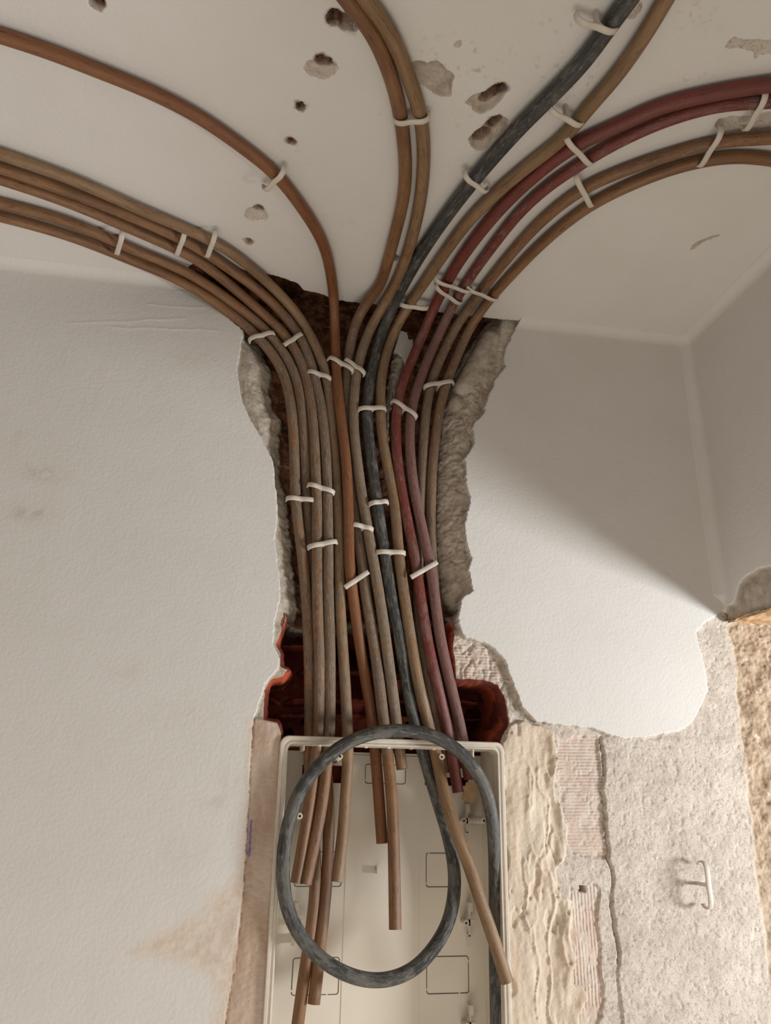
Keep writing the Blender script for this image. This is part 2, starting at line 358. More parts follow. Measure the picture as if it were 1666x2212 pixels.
# hollow brick pocket
tB = sstep(-.0003, .0015, sB)*sstep(-.0006, .0006, sN)
zr = np.array([onwall(800, y, -.06)[2] for y in (1402, 1452, 1512, 1545)])
cav = .112+fbm(X, Z, .05, 101)*.012
web = np.zeros_like(X)
for k, zz in enumerate(zr): web = np.maximum(web, np.exp(-((Z-zz+fbm(X, Z*0+k, .05, 105+k)*.004)/(.0045))**4)*sstep(-.25, .15, fbm(X, Z, .06, 109+k)+.15))
cav = cav-web*.045+fbm(X, Z, .008, 113)*.0015
hole = sstep(.18, .3, fbm(X, Z, .045, 119, 3)); cav = cav+hole*.05
rim_in = sstep(.010, .0, sB-.001)            # clay shell just behind the broken edge
shell = (.014+.030*sstep(0, .012, sB))
low = sstep(onwall(800, 1440)[2], onwall(800, 1452)[2]-.01, Z)
cav = np.minimum(cav, shell+.16*sstep(.006, .014, sB+fbm(X, Z, .02, 127)*.006))
d = d*(1-tB)+tB*cav
# grey mortar joint at the top of the pocket
J = sdf(wp([(612, 1300), (960, 1300), (972, 1330), (960, 1352), (640, 1362), (618, 1350)], -.05), X, Z)+wob*2
tJ = sstep(0, .004, J)*tB; d = d*(1-tJ)+tJ*(.066+fbm(X, Z, .014, 131)*.006)
# filler smears
tS = sstep(-.004, .004, sS)*dN; d = d*(1-tS)+tS*(.0022+fbm(X, Z*.3, .02, 141)*.0012+fbm(X, Z, .005, 143, 3)*.0005)
tP = sstep(-.0002, .002, sP)
ridge = 1-np.abs(fbm(X+fbm(X, Z, .05, 154)*.012, Z*.22, .026, 153, 3))*4.5
stroke = fbm(X, Z*.25, .030, 151)*.0060-np.clip(ridge, 0, 1)**3*.0030+fbm(X, Z, .006, 157, 3)*.0007-.004*sstep(.018, .004, sP)*sstep(onwall(1150, 1700)[0]-.01, onwall(1190, 1700)[0], X)
pk = sstep(.28, .40, fbm(X, Z*.5, .020, 159, 3)); stroke = stroke+pk*.0025
d = d*(1-tP)+tP*(.0035+stroke)
# small square hole between the ribbed brick faces
H = sdf(wp([(1258, 1915), (1272, 1915), (1272, 1930), (1258, 1930)]), X, Z); d = np.where(H > 0, .03, d)
# pocket behind the enclosure
tC = sstep(-.0005, .001, sC); d = d*(1-tC)+tC*.092
smear_soft = sstep(-.01, .02, sM)*(1-dN); d = d+smear_soft*(fbm(X, Z, .03, 161)*.0015)
smud = np.zeros_like(X)
for (px, py, rx, rz, a) in [(95, 1022, .028, .012, .55), (60, 1108, .030, .012, .5), (425, 770, .03, .02, .22), (35, 950, .004, .022, .3), (275, 1450, .025, .012, .2), (400, 1540, .05, .02, .12), (500, 1690, .02, .02, .25), (470, 1730, .02, .012, .25), (395, 1840, .03, .02, .2)]:
    p = onwall(px, py); smud = np.maximum(smud, a*blob(X, Z, p[0], p[2], rx, rz))
# fine creases in the paint left of the chase
for (a, b) in [((150, 700), (400, 690)), ((240, 708), (470, 716)), ((320, 660), (440, 668)), ((380, 630), (470, 640)), ((445, 770), (500, 812))]:
    a = np.array(wp([a])[0]); b = np.array(wp([b])[0]); ab = b-a
    t = np.clip(((X-a[0])*ab[0]+(Z-a[1])*ab[1])/(ab@ab), 0, 1); l = np.hypot(X-a[0]-t*ab[0], Z-a[1]-t*ab[1]+fbm(X, Z*0, .03, 171)*.003)
    d = d-np.exp(-(l/.0022)**2)*.0005*(1-dN)
P = np.stack([X, d, Z], -1)
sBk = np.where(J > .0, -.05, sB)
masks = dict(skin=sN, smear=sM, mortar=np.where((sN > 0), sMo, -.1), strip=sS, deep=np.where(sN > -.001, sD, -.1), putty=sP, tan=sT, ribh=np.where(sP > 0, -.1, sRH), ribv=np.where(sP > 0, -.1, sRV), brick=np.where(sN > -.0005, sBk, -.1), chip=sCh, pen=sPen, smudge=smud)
def fc(a): return a[:-1, :-1]
reg = np.zeros(X.shape, int)          # 0 skin 1 cement 2 chase 3 brick 4 putty 5 strip
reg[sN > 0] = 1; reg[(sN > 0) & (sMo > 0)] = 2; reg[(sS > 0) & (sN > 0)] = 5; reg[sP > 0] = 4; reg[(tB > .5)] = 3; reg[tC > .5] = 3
fr = fc(reg)
wall = grid_mesh('wall_front', P, masks, fr == 0, M_WALL); tag(wall, 'white painted plaster wall with a rough chase cut down its middle', kind='structure', cat='wall')
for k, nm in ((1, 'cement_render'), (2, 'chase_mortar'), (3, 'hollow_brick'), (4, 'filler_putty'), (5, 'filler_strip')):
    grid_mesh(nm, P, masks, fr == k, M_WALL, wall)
del P

# ------------------------------------------------------------------ ceiling
xc = axis([(-1.4, -.62, .02), (-.62, 1.0, .0018), ]); yc = axis([(-1.6, -.80, .02), (-.80, .13, .0018)])
A, B = np.meshgrid(xc, yc, indexing='ij')
wobc = fbm(A, B, .010, 203)*.0018+fbm(A, B, .004, 209, 2)*.0008
dc = fbm(A, B, .4, 205, 2)*.0015
sk = np.full(A.shape, -.1); dp = np.full(A.shape, -.1); sm_ = np.full(A.shape, -.1)
def pit(pts, depth, hole=None, hdepth=.02, soft=.004):
    global dc, sk, dp, sm_
    s = sdf(cp(pts), A, B)+wobc; sk = np.maximum(sk, s); hdepth = hdepth*2
    if depth >= .0055: sm_ = np.maximum(sm_, s-.0015)
    dc = dc+sstep(-.0005, soft, s)*(depth+fbm(A, B, .008, 215)*depth*.35)
    if hole:
        for (hx, hy, hr) in hole:
            p = onceil(hx, hy); q = hr-np.hypot(A-p[0], (B-p[1]))+fbm(A, B, .006, 219)*.002
            dc = dc+sstep(-.0008, .0012, q)*hdepth; dp = np.maximum(dp, q)
pit([(186, -8), (230, -8), (229, 14), (218, 26), (206, 24), (192, 14)], .006, [(208, 2, .006)], .012)
pit([(703, 38), (712, 27), (738, 27), (756, 36), (768, 50), (767, 66), (752, 58), (738, 56), (722, 58), (706, 50)], .006, [(722, 38, .008), (750, 48, .009), (762, 58, .006)], .02)
pit([(654, 147), (662, 133), (680, 125), (700, 122), (716, 130), (733, 147), (724, 163), (702, 173), (688, 170), (668, 163)], .005, [(697, 133, .0075), (706, 135, .006)], .02, .010)
pit([(636, 225), (647, 222), (653, 216), (657, 226), (664, 229), (657, 236), (656, 246), (649, 239), (643, 238)], .006, [(650, 230, .005)], .014)
pit([(621, 300), (629, 297), (637, 302), (637, 310), (629, 314), (621, 309)], .006, [(629, 305, .0045)], .02)
pit([(526, 463), (534, 450), (553, 444), (570, 450), (582, 468), (577, 476), (562, 474), (545, 478), (532, 472)], .004, [(560, 450, .006)], .018, .009)
pit([(522, 518), (532, 513), (542, 516), (549, 525), (542, 530), (530, 526)], .005, [(538, 522, .004)], .01)
pit([(885, 140), (900, 132), (925, 135), (945, 131), (962, 146), (982, 165), (976, 190), (974, 208), (955, 212), (938, 204), (920, 190), (902, 182), (895, 165)], .006, None)
pit([(1007, 222), (1020, 206), (1048, 198), (1066, 184), (1092, 186), (1096, 200), (1080, 222), (1062, 240), (1040, 249), (1020, 240), (1018, 230)], .006, [(1052, 212, .006), (1062, 205, .007), (1073, 197, .007), (1082, 192, .006), (1046, 219, .004)], .018, .006)
pit([(1011, 302), (1022, 288), (1040, 274), (1052, 260), (1080, 248), (1100, 260), (1092, 285), (1070, 300), (1050, 326), (1030, 328), (1018, 316)], .006, [(1036, 298, .008), (1048, 293, .006), (1062, 272, .006), (1070, 264, .007)], .02, .006)
pit([(1350, 36), (1358, 20), (1372, 6), (1388, 2), (1386, 22), (1372, 38), (1360, 42)], .005)
pit([(1563, 105), (1570, 90), (1588, 79), (1602, 86), (1640, 84), (1680, 88), (1700, 118), (1660, 116), (1640, 118), (1634, 128), (1626, 124), (1628, 112), (1600, 103), (1580, 107)], .0015)
pit([(1492, 540), (1496, 530), (1514, 520), (1540, 510), (1558, 507), (1553, 513), (1528, 520), (1508, 532), (1498, 540)], .0056)
pit([(1543, 272), (1552, 258), (1580, 252), (1620, 250), (1700, 235), (1700, 290), (1620, 292), (1560, 288)], .005)
pit([(979, 100), (986, 90), (996, 88), (999, 100), (990, 108)], .0015)
pit([(846, 552), (855, 549), (863, 555), (860, 563), (850, 562)], .004, [(855, 557, .004)], .016)
pit([(823, 596), (832, 593), (838, 599), (832, 605), (824, 603)], .004, [(831, 599, .0035)], .016)
pit([(884, 560), (894, 557), (899, 566), (892, 574), (884, 570)], .004, [(891, 566, .004)], .016)
# broken edge over the chase
sNt = sdf(cp([(380, 615), (388, 588), (420, 572), (470, 575), (540, 588), (592, 596), (640, 612), (655, 628), (700, 638), (720, 648), (752, 653), (1060, 688), (1122, 694), (1126, 640+60)])[:-1]+[(cp([(1122, 694)])[0][0], .2), (cp([(390, 605)])[0][0], .2)], A, B, .3)+wobc
sk = np.maximum(sk, sNt); dc = dc+sstep(-.0005, .003, sNt)*(.012+.022*sstep(0, .02, sNt)+fbm(A, B, .012, 231)*.004); dp = np.maximum(dp, sNt-.006)
wallz = B > .006; 
sm = np.zeros_like(A)
spk = sstep(.30, .5, fbm(A, B, .006, 241, 3))
for (px, py, rx, ry, a) in [(1010, 130, .05, .03, .8), (950, 235, .05, .025, .9), (1230, 170, .05, .03, .7), (1240, 60, .04, .02, .5), (860, 240, .02, .03, .5), (1500, 30, .04, .02, .5), (1500, 180, .03, .02, .4), (650, 340, .03, .03, .35), (700, 470, .05, .015, .35), (970, 360, .01, .015, .5), (1060, 400, .025, .012, .8)]:
    p = onceil(px, py); sm = np.maximum(sm, a*blob(A, B, p[0], p[1], rx, ry)*spk)
Pc = np.stack([A, B, HC+dc], -1)
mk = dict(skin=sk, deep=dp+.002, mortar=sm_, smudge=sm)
fr = fc(sk) > 0
ceil = grid_mesh('ceiling', Pc, mk, ~fr, M_WALL); tag(ceil, 'white painted ceiling with chipped screw holes', kind='structure', cat='ceiling')
grid_mesh('chipped_plaster', Pc, mk, fr, M_WALL, ceil)
del Pc

# ------------------------------------------------------------------ right wall and its lintel
ys = axis([(-1.6, -.35, .02), (-.35, .004, .0015)]); zz = axis([(Z0, 2.16, .002), (2.16, HC-.02, .012), (HC-.02, HC+.001, .001)])
A, B = np.meshgrid(ys, zz, indexing='ij')
def rp(pts): return [(p[1], p[2]) for p in (onright(x, y) for x, y in pts)]
wobr = fbm(A, B, .012, 303)*.0022
s1 = sdf(rp([(1560, 1420), (1562, 1330), (1571, 1308), (1584, 1305), (1590, 1290), (1596, 1262), (1612, 1243), (1640, 1228), (1680, 1218), (1800, 1200), (1800, 1500)]), A, B, .3)+wobr
dr = sstep(-.0005, .002, s1)*(.007+fbm(A, B, .018, 307)*.002)+fbm(A, B, .3, 309, 2)*.002
low = sdf(rp([(1560, 1420), (1562, 1340), (1590, 1322), (1640, 1318), (1800, 1270), (1800, 1600)]), A, B, .3)+wobr
dr = dr+sstep(0, .006, low)*(fbm(A, B, .012, 311)*.006)
for q_ in (np.clip(RC-(HC-B), 0, RC), np.clip(RC+A, 0, RC)*sstep(.02, .0, s1+.02)): dr = dr-(RC-np.sqrt(np.maximum(RC*RC-q_*q_, 0)))
Pr = np.stack([CX+dr, A, B], -1)
wr = grid_mesh('wall_right', Pr, dict(skin=s1, mortar=s1-.001, tan=low), np.ones((len(ys)-1, len(zz)-1), bool), M_WALL)
tag(wr, 'white painted side wall above the opening at the right', kind='structure', cat='wall')
# underside and outer face of the lintel
xu = axis([(CX+.002, CX+.24, .003)]); yu = axis([(-1.6, -.3, .02), (-.3, .02, .003)])
A, B = np.meshgrid(xu, yu, indexing='ij')
Pu = np.stack([A, B, Z0+fbm(A, B, .015, 321)*.004+fbm(A, B, .05, 323)*.006], -1)
grid_mesh('lintel_underside', Pu, {}, np.ones((len(xu)-1, len(yu)-1), bool), M_FOAM, wr)
mesh_obj('lintel_outer_face', [(CX+.24, -1.6, Z0), (CX+.24, .02, Z0), (CX+.24, .02, HC+.2), (CX+.24, -1.6, HC+.2)], [(0, 1, 2, 3)], M_FOAM, wr, False)

# ------------------------------------------------------------------ tubes
def smooth_path(pts, fr, sub=10.0, sig=2.2):
    P = np.array(pts, float); n = len(P)
    L = np.r_[0, np.cumsum(np.hypot(*(np.diff(P[:, :2], axis=0).T)))]
    # cubic hermite
    m = np.zeros_like(P); 
    for i in range(n):
        a, b = max(i-1, 0), min(i+1, n-1); m[i] = (P[b]-P[a])/max(L[b]-L[a], 1e-6)
    S = np.arange(0, L[-1], sub); S = np.r_[S, L[-1]]; out = []
    for s in S:
        i = min(np.searchsorted(L, s, side='right')-1, n-2); h = L[i+1]-L[i]; t = (s-L[i])/h
        out.append((2*t**3-3*t**2+1)*P[i]+(t**3-2*t**2+t)*h*m[i]+(-2*t**3+3*t**2)*P[i+1]+(t**3-t**2)*h*m[i+1])
    out = np.array(out)
    k = np.exp(-.5*(np.arange(-6, 7)/sig)**2); k /= k.sum()
    pad = np.concatenate([2*out[0]-out[6:0:-1], out, 2*out[-1]-out[-2:-8:-1]])
    return np.stack([np.convolve(pad[:, c], k, 'valid') for c in range(out.shape[1])], 1)
TUBES = {}; LEFT_T = {}
def sweep(name, C, R, mat, dust, nseg=20, open_end=True, parent=None):
    C = np.array(C); n = len(C); T = np.gradient(C, axis=0); T /= np.linalg.norm(T, axis=1)[:, None]
    L = np.r_[0, np.cumsum(np.linalg.norm(np.diff(C, axis=0), axis=1))]
    u = np.cross(T[0], [0.3, 1, .2]); u /= np.linalg.norm(u); fr = []
    for i in range(n):
        u = u-T[i]*(u@T[i]); u /= np.linalg.norm(u); fr.append((u.copy(), np.cross(T[i], u)))
    rings = [(C[i], fr[i], R[i], L[i], dust[i]) for i in range(n)]
    # hollow ends
    def endr(i, sgn):
        return [(C[i], fr[i], R[i]*.80, L[i], dust[i]), (C[i]-T[i]*.025*sgn, fr[i], R[i]*.78, L[i], dust[i]), (C[i]-T[i]*.025*sgn, fr[i], R[i]*.05, L[i], dust[i])]
    rings = endr(0, -1)[::-1]+rings+endr(n-1, 1)
    V = []; UV = []; D = []
    for (c, (a, b), r, l, du) in rings:
        for k in range(nseg):
            th = 2*PI*k/nseg; V.append(c+(a*math.cos(th)+b*math.sin(th))*r); D.append(du)
    Fc = []; uvs = []
    ph = random.random()*40
    for i in range(len(rings)-1):
        for k in range(nseg):
            k2 = (k+1) % nseg; Fc.append((i*nseg+k, i*nseg+k2, (i+1)*nseg+k2, (i+1)*nseg+k))
            l0, l1 = rings[i][3]+ph, rings[i+1][3]+ph
            for (l_, kk) in ((l0, k), (l0, k+1), (l1, k+1), (l1, k)):
                # mirrored angle so the pattern has no seam
                w = kk/nseg; w = 1-abs(2*w-1); uvs += [l_, w*.5+ph]
    o = mesh_obj(name, V, Fc, mat, parent)
    uv = o.data.uv_layers.new(name='UVMap'); uv.data.foreach_set('uv', np.array(uvs, np.float32))
    a = o.data.attributes.new('dust', 'FLOAT', 'POINT'); a.data.foreach_set('value', np.array(D, np.float32))
    md = o.modifiers.new('edge', 'EDGE_SPLIT'); md.split_angle = math.radians(60)
    return o
def tube(key, pts, mat, label, r=.0085, r0=None, dustc=.24, dustw=.62, dustb=.36, R=.06, drop=None):
    off = 0.0098; full = []
    # (x, y) or (x, y, off); offsets interpolate between the stated ones
    xy = np.array([p[:2] for p in pts], float); L = np.r_[0, np.cumsum(np.hypot(*(np.diff(xy, axis=0).T)))]
    kn = [(L[i], p[2]) for i, p in enumerate(pts) if len(p) > 2]
    ks, vs = zip(*kn); offs = np.interp(L, ks, vs)
    S = smooth_path(np.c_[xy, offs], None)
    r0 = r if r0 is None else r0; r0 *= 1.0
    C = []; Rr = []; D = []; Nn = []
    for (px, py, of) in S:
        p, n = unproj(px, py, of, drop=(r0+.001) if drop is None else drop, R=R); C.append(p)
        w = float(sstep(560, 760, np.array(py))); Rr.append(r0*(1-w)+r*w); D.append(dustc*(1-w)+dustw*w if py < 1560 else dustw+(dustb-dustw)*min((py-1560)/130., 1))
    C = np.array(C)
    k = np.exp(-.5*(np.arange(-4, 5)/1.6)**2); k /= k.sum()
    pad = np.concatenate([2*C[0]-C[4:0:-1], C, 2*C[-1]-C[-2:-6:-1]])
    C = np.stack([np.convolve(pad[:, c], k, 'valid') for c in range(3)], 1)
    if pts[0][1] < 500:      # the run goes on along the ceiling past the picture's edge
        t_ = C[0]-C[4]; t_ /= np.linalg.norm(t_); t_[2] = 0
        if key[0] == 'L': t_ = LEFT_T.setdefault('t', t_)
        ext = np.array([C[0]+t_*q for q in np.linspace(.16 if key in 'GB' else .75, .03, 24)]); C = np.concatenate([ext, C]); Rr = [Rr[0]]*24+Rr; D = [D[0]]*24+D
    o = sweep('conduit_tube', C, Rr, mat, D)
    tag(o, label, 'conduit', 'conduit tubes running from the ceiling through the chase into the enclosure')
    pr = np.array([project(c) for c in C]); TUBES[key] = (C, np.array(Rr), pr)
    return o
c9 = .0095
tube('L1', [(-90, 305, c9), (0, 332), (154, 387), (300, 451), (396, 492), (463, 523, c9), (511, 553), (569, 601, .004), (610, 640), (654, 694, -.006), (674, 732), (693, 771), (708, 822, -.014), (714, 880), (718, 930), (725, 986, -.020), (728, 1051), (731, 1116, -.018), (733, 1180), (734, 1259), (736, 1330, -.020), (739, 1380), (744, 1450), (748, 1520), (751, 1580, -.034), (752, 1633), (746.5, 1726, -.028), (739, 1819), (728, 1905, -.016)], M_KHAKI, 'khaki conduit tube, uppermost of the five sweeping left across the ceiling', dustc=.42, dustw=.6)
tube('L2', [(-90, 335, c9), (0, 362.6), (154, 416), (300, 474), (386, 513), (434, 538, c9), (492, 578), (550, 619, .004), (607, 672), (639, 713, -.008), (662, 755), (679, 813, -.013), (693, 870), (701, 940), (705, 986), (708, 1084, -.012), (709, 1159), (709, 1259, -.012), (711, 1340), (713, 1420, -.016), (713, 1500), (712, 1583, -.034), (707.5, 1633), (697, 1726, -.024), (680, 1819), (660, 1910, -.012)], M_BROWN, 'brown conduit tube, second from top of the five crossing the ceiling to the left')
tube('L3', [(-90, 361, c9), (0, 386), (154, 439), (300, 501), (377, 535), (434, 566, c9), (492, 611), (550, 661, .004), (610, 717, -.004), (639, 755), (658, 803, -.012), (672, 870), (679.4, 959), (683, 1040, -.010), (685, 1084), (685, 1159), (685, 1259, -.010), (687, 1340), (690, 1420, -.014), (690, 1500), (688, 1583, -.034), (682, 1633), (671, 1726, -.026), (656, 1819), (640, 1908, -.014)], M_BROWN, 'brown conduit tube, middle of the five sweeping left across the ceiling')
tube('L4', [(-90, 420, c9), (0, 439), (154, 482), (300, 544), (377, 575), (434, 606, c9), (492, 646), (550, 691, .004), (581, 722, -.004), (616, 765), (639, 813, -.012), (650.6, 870), (656, 940), (659.4, 986, -.016), (662, 1050), (665, 1116, -.026), (671, 1180, -.030), (677, 1259), (680, 1340, -.033), (684, 1430), (688, 1520), (694, 1590, -.048), (708, 1690, -.052), (711, 1760), (706, 1900, -.046), (692, 2042, -.036), (678, 2169, -.030)], M_BROWN, 'brown conduit tube, second from bottom of the five crossing the ceiling to the left')
tube('L5', [(-90, 448, c9), (0, 467), (154, 510.5), (300, 568), (377, 600), (434, 632, c9), (492, 672, .004), (530, 703), (553, 724, -.002), (597, 774), (618, 822, -.010), (628, 870), (634, 930), (636, 986), (638, 1068, -.014), (642, 1116), (651, 1180), (659, 1259, -.018), (664, 1321), (667, 1396, -.024), (669, 1472), (669, 1573, -.046), (668, 1640), (673, 1740, -.050), (681, 1850), (682, 1912, -.046), (673, 2005, -.040), (660, 2090, -.036), (645, 2200), (634, 2290, -.032)], M_BROWN, 'brown conduit tube, lowest on the ceiling at far left and longest in the enclosure')
tube('O', [(-90, 50, c9), (0, 76.5), (102, 110), (214, 153), (332, 201.5), (434, 255), (536, 326.5), (597, 377.5), (653, 449), (699, 525.5), (717, 602, c9), (722.5, 663, 0), (724, 717, -.010), (725.5, 778), (729, 832, -.008), (737, 909), (747, 986, -.006), (752, 1073, -.005), (754, 1159), (755, 1224, -.008), (757.5, 1245), (764, 1296, -.016), (774, 1371), (786.5, 1447), (799, 1522), (805, 1565, -.040), (812, 1633), (819, 1726, -.034), (826, 1822, -.026)], M_ORANGE, 'orange brown conduit tube arching alone across the ceiling to the upper left', dustc=.2, dustw=.35, r0=.0088)
tube('M1', [(700, -70, c9), (750, 0), (801, 66), (837, 143), (862, 230), (875, 332), (875, 408), (859, 485), (836, 571), (816, 633, c9), (796, 645), (775.5, 680, -.004), (762, 717), (754, 765), (750, 803, -.020), (747, 870, -.026), (750, 950, -.027), (757, 1040, -.027), (768, 1116, -.024), (775, 1170), (784, 1224, -.018), (787, 1265), (796.6, 1321), (809, 1396), (819, 1472, -.020), (829, 1560, -.032), (838, 1633), (847, 1726, -.016), (851, 1838), (854, 2008, .0)], M_BROWN, 'brown conduit tube, left of the pair at top centre, its end hanging mid enclosure', r0=.0092, r=.0087)
tube('M2', [(745, -70, c9), (791, 0), (828, 45), (862, 112), (887.5, 179), (908, 245), (915.5, 306), (913, 398), (898, 485), (867, 587), (838, 645, c9), (808, 692, -.002), (793, 726), (777, 774, -.010), (768, 822), (764, 880, -.012), (765, 940), (771, 986), (779, 1051), (790, 1116, -.012), (801, 1181), (811, 1235, -.010), (823, 1308), (832, 1371), (842, 1447, -.016), (855, 1548, -.034), (864, 1633), (869, 1662, -.028)], M_KHAKI, 'khaki conduit tube, right of the pair at top centre, cut short under the rim', r0=.0092)
tube('G', [(1410, -75, .011), (1357, 0), (1316, 56), (1260, 133), (1193.5, 204), (1132, 265), (1071, 332), (1020, 393), (969, 459), (913, 541), (867, 622, .011), (833, 698, -.003), (816, 746), (802, 803, -.012), (793, 870), (792, 905), (799, 965), (807, 1030), (816, 1094.5, -.010), (825, 1159), (835.5, 1224), (848, 1308, -.014), (862, 1371), (872, 1434, -.020), (882, 1497), (897, 1565, -.036), (916, 1633), (938, 1707, -.028), (956, 1763), (972, 1819, -.012), (982, 1875), (982, 1931, -.002), (968, 1998), (942, 2042, .004), (912, 2080), (875, 2106), (819, 2120, .010), (763, 2111), (707.5, 2083), (663, 2042, .014), (629, 1987), (614, 1931), (611, 1856, .016), (622, 1782), (648, 1707), (689, 1652, .020), (737, 1611), (793, 1586.5), (856, 1577, .026), (912, 1581), (960.5, 1599.5), (1009, 1637, .022), (1043, 1689), (1061, 1748, .006), (1068, 1819), (1070, 1912, -.010), (1070, 2024), (1072, 2135, -.016), (1076, 2300, -.018)], M_GREY, 'dark grey conduit tube crossing the ceiling and coiled into a loop over the enclosure', r=.0093, r0=.0105, dustc=.56, dustw=.57, dustb=.62)
tube('B', [(1480, -75, c9), (1438, 0), (1392.5, 76.5), (1336, 158), (1270, 235), (1214, 301), (1142.5, 357), (1071, 418), (1010, 480), (954, 556), (898, 638, c9), (875, 673, 0), (855, 707), (840, 746, -.012), (828, 784), (822.6, 832, -.014), (821.6, 880), (823, 920), (829, 965), (838, 1008), (848.5, 1062), (854, 1094.5, -.012), (858, 1148.5), (862, 1202.5), (868, 1246), (880, 1333, -.012), (890, 1396), (903, 1472, -.016), (918, 1535), (927, 1573, -.032), (943, 1633), (958, 1707, -.006), (979, 1782, .010), (1009, 1856), (1039, 1949, .018), (1065, 2024), (1096, 2122, .024)], M_KHAKI, 'long tan conduit tube ending over the right rim of the enclosure', r0=.0092, r=.0088, dustc=.25, dustw=.55, dustb=.15)
tube('R1', [(1760, 172, c9), (1666, 182), (1556, 199), (1428, 230), (1326, 275.5), (1239.5, 316), (1163, 372.5), (1091.5, 439), (1035, 505), (984, 576.5), (945, 648, c9), (924, 697.6, 0), (907, 736), (892, 774.5, -.008), (874.5, 813), (863, 851, -.010), (856, 895), (856, 959), (860, 1008), (868, 1062), (879, 1116, -.010), (887, 1159), (898, 1213), (905, 1262), (915, 1333, -.010), (926, 1396), (943, 1472, -.016), (960.5, 1548), (971, 1598, -.040), (980, 1650), (990, 1712, -.036)], M_RED, 'red conduit tube, upper of the two red ones entering from the right', r0=.0095, dustc=.35, dustw=.58)
tube('R2', [(1760, 212, c9), (1666, 219), (1556, 227), (1438, 260), (1326, 311), (1250, 357), (1183, 403), (1122, 459), (1061, 536), (1010, 607), (974, 667, c9), (957, 705, 0), (941.7, 736), (924, 774.5, -.008), (907, 822.5), (893.7, 861, -.010), (886, 905), (885, 965), (889.5, 1019), (897, 1073), (907, 1116, -.010), (917.6, 1170), (930.6, 1224), (940, 1296, -.008), (950, 1371), (963, 1434, -.014), (978, 1497), (992, 1560), (1001, 1598, -.040), (1008, 1640), (1014, 1684, -.036)], M_RED, 'red conduit tube, lower of the two red ones entering from the right', dustc=.45, dustw=.66)
tube('K1', [(1760, 292, c9), (1666, 298), (1556, 306), (1454, 332), (1352, 367), (1260, 408), (1173, 474.5), (1102, 551), (1040.5, 627.5, c9), (1014, 665, .003), (990, 697.6), (968.6, 736, -.006), (953, 774.5), (938, 803, -.012), (928, 842), (920, 890), (915, 959, -.022), (913, 986), (910, 1051, -.028), (907, 1120, -.030), (904, 1200), (903, 1280, -.030), (906, 1350), (916, 1420), (935, 1520, -.034), (951, 1600, -.052), (965, 1670, -.052)], M_BROWN, 'brown conduit tube from the right, just below the red pair', dustc=.4)
tube('K2', [(1760, 362, c9), (1666, 345), (1581, 339), (1479, 357), (1377, 393), (1275, 444), (1183, 515), (1102, 597), (1045.5, 662, c9), (1018.5, 703, 0), (997, 746, -.006), (982, 784), (965, 822.5, -.012), (955, 861), (945.5, 909), (939, 959, -.020), (934, 1008), (931, 1094, -.026), (931, 1159), (935, 1224, -.030), (941, 1296), (948, 1371, -.034), (960, 1434), (972, 1497), (984, 1560, -.046), (992, 1610, -.058), (996, 1660, -.058)], M_BROWN, 'brown conduit tube, lowest of the four bending in from the right', dustc=.3)

# ------------------------------------------------------------------ clips
def ribbon(bm, pts, width_dir, w, th_dir_fn, th):
    """rectangular strap swept along pts; width_dir constant"""
    n = len(pts); rings = []
    for i, p in enumerate(pts):
        t = pts[min(i+1, n-1)]-pts[max(i-1, 0)]; t /= np.linalg.norm(t)
        nn = np.cross(t, width_dir); nn /= np.linalg.norm(nn); ww = w if np.isscalar(w) else w[i]
        c = .28*th
        prof = [(-ww/2+c, -th/2), (ww/2-c, -th/2), (ww/2, -th/2+c), (ww/2, th/2-c), (ww/2-c, th/2), (-ww/2+c, th/2), (-ww/2, th/2-c), (-ww/2, -th/2+c)]
        rings.append([bm.verts.new(p+width_dir*a+nn*b) for a, b in prof])
    for i in range(n-1):
        for k in range(8): bm.faces.new((rings[i][k], rings[i][(k+1) % 8], rings[i+1][(k+1) % 8], rings[i+1][k]))
    bm.faces.new(rings[0]); bm.faces.new(rings[-1])
LBL = {}
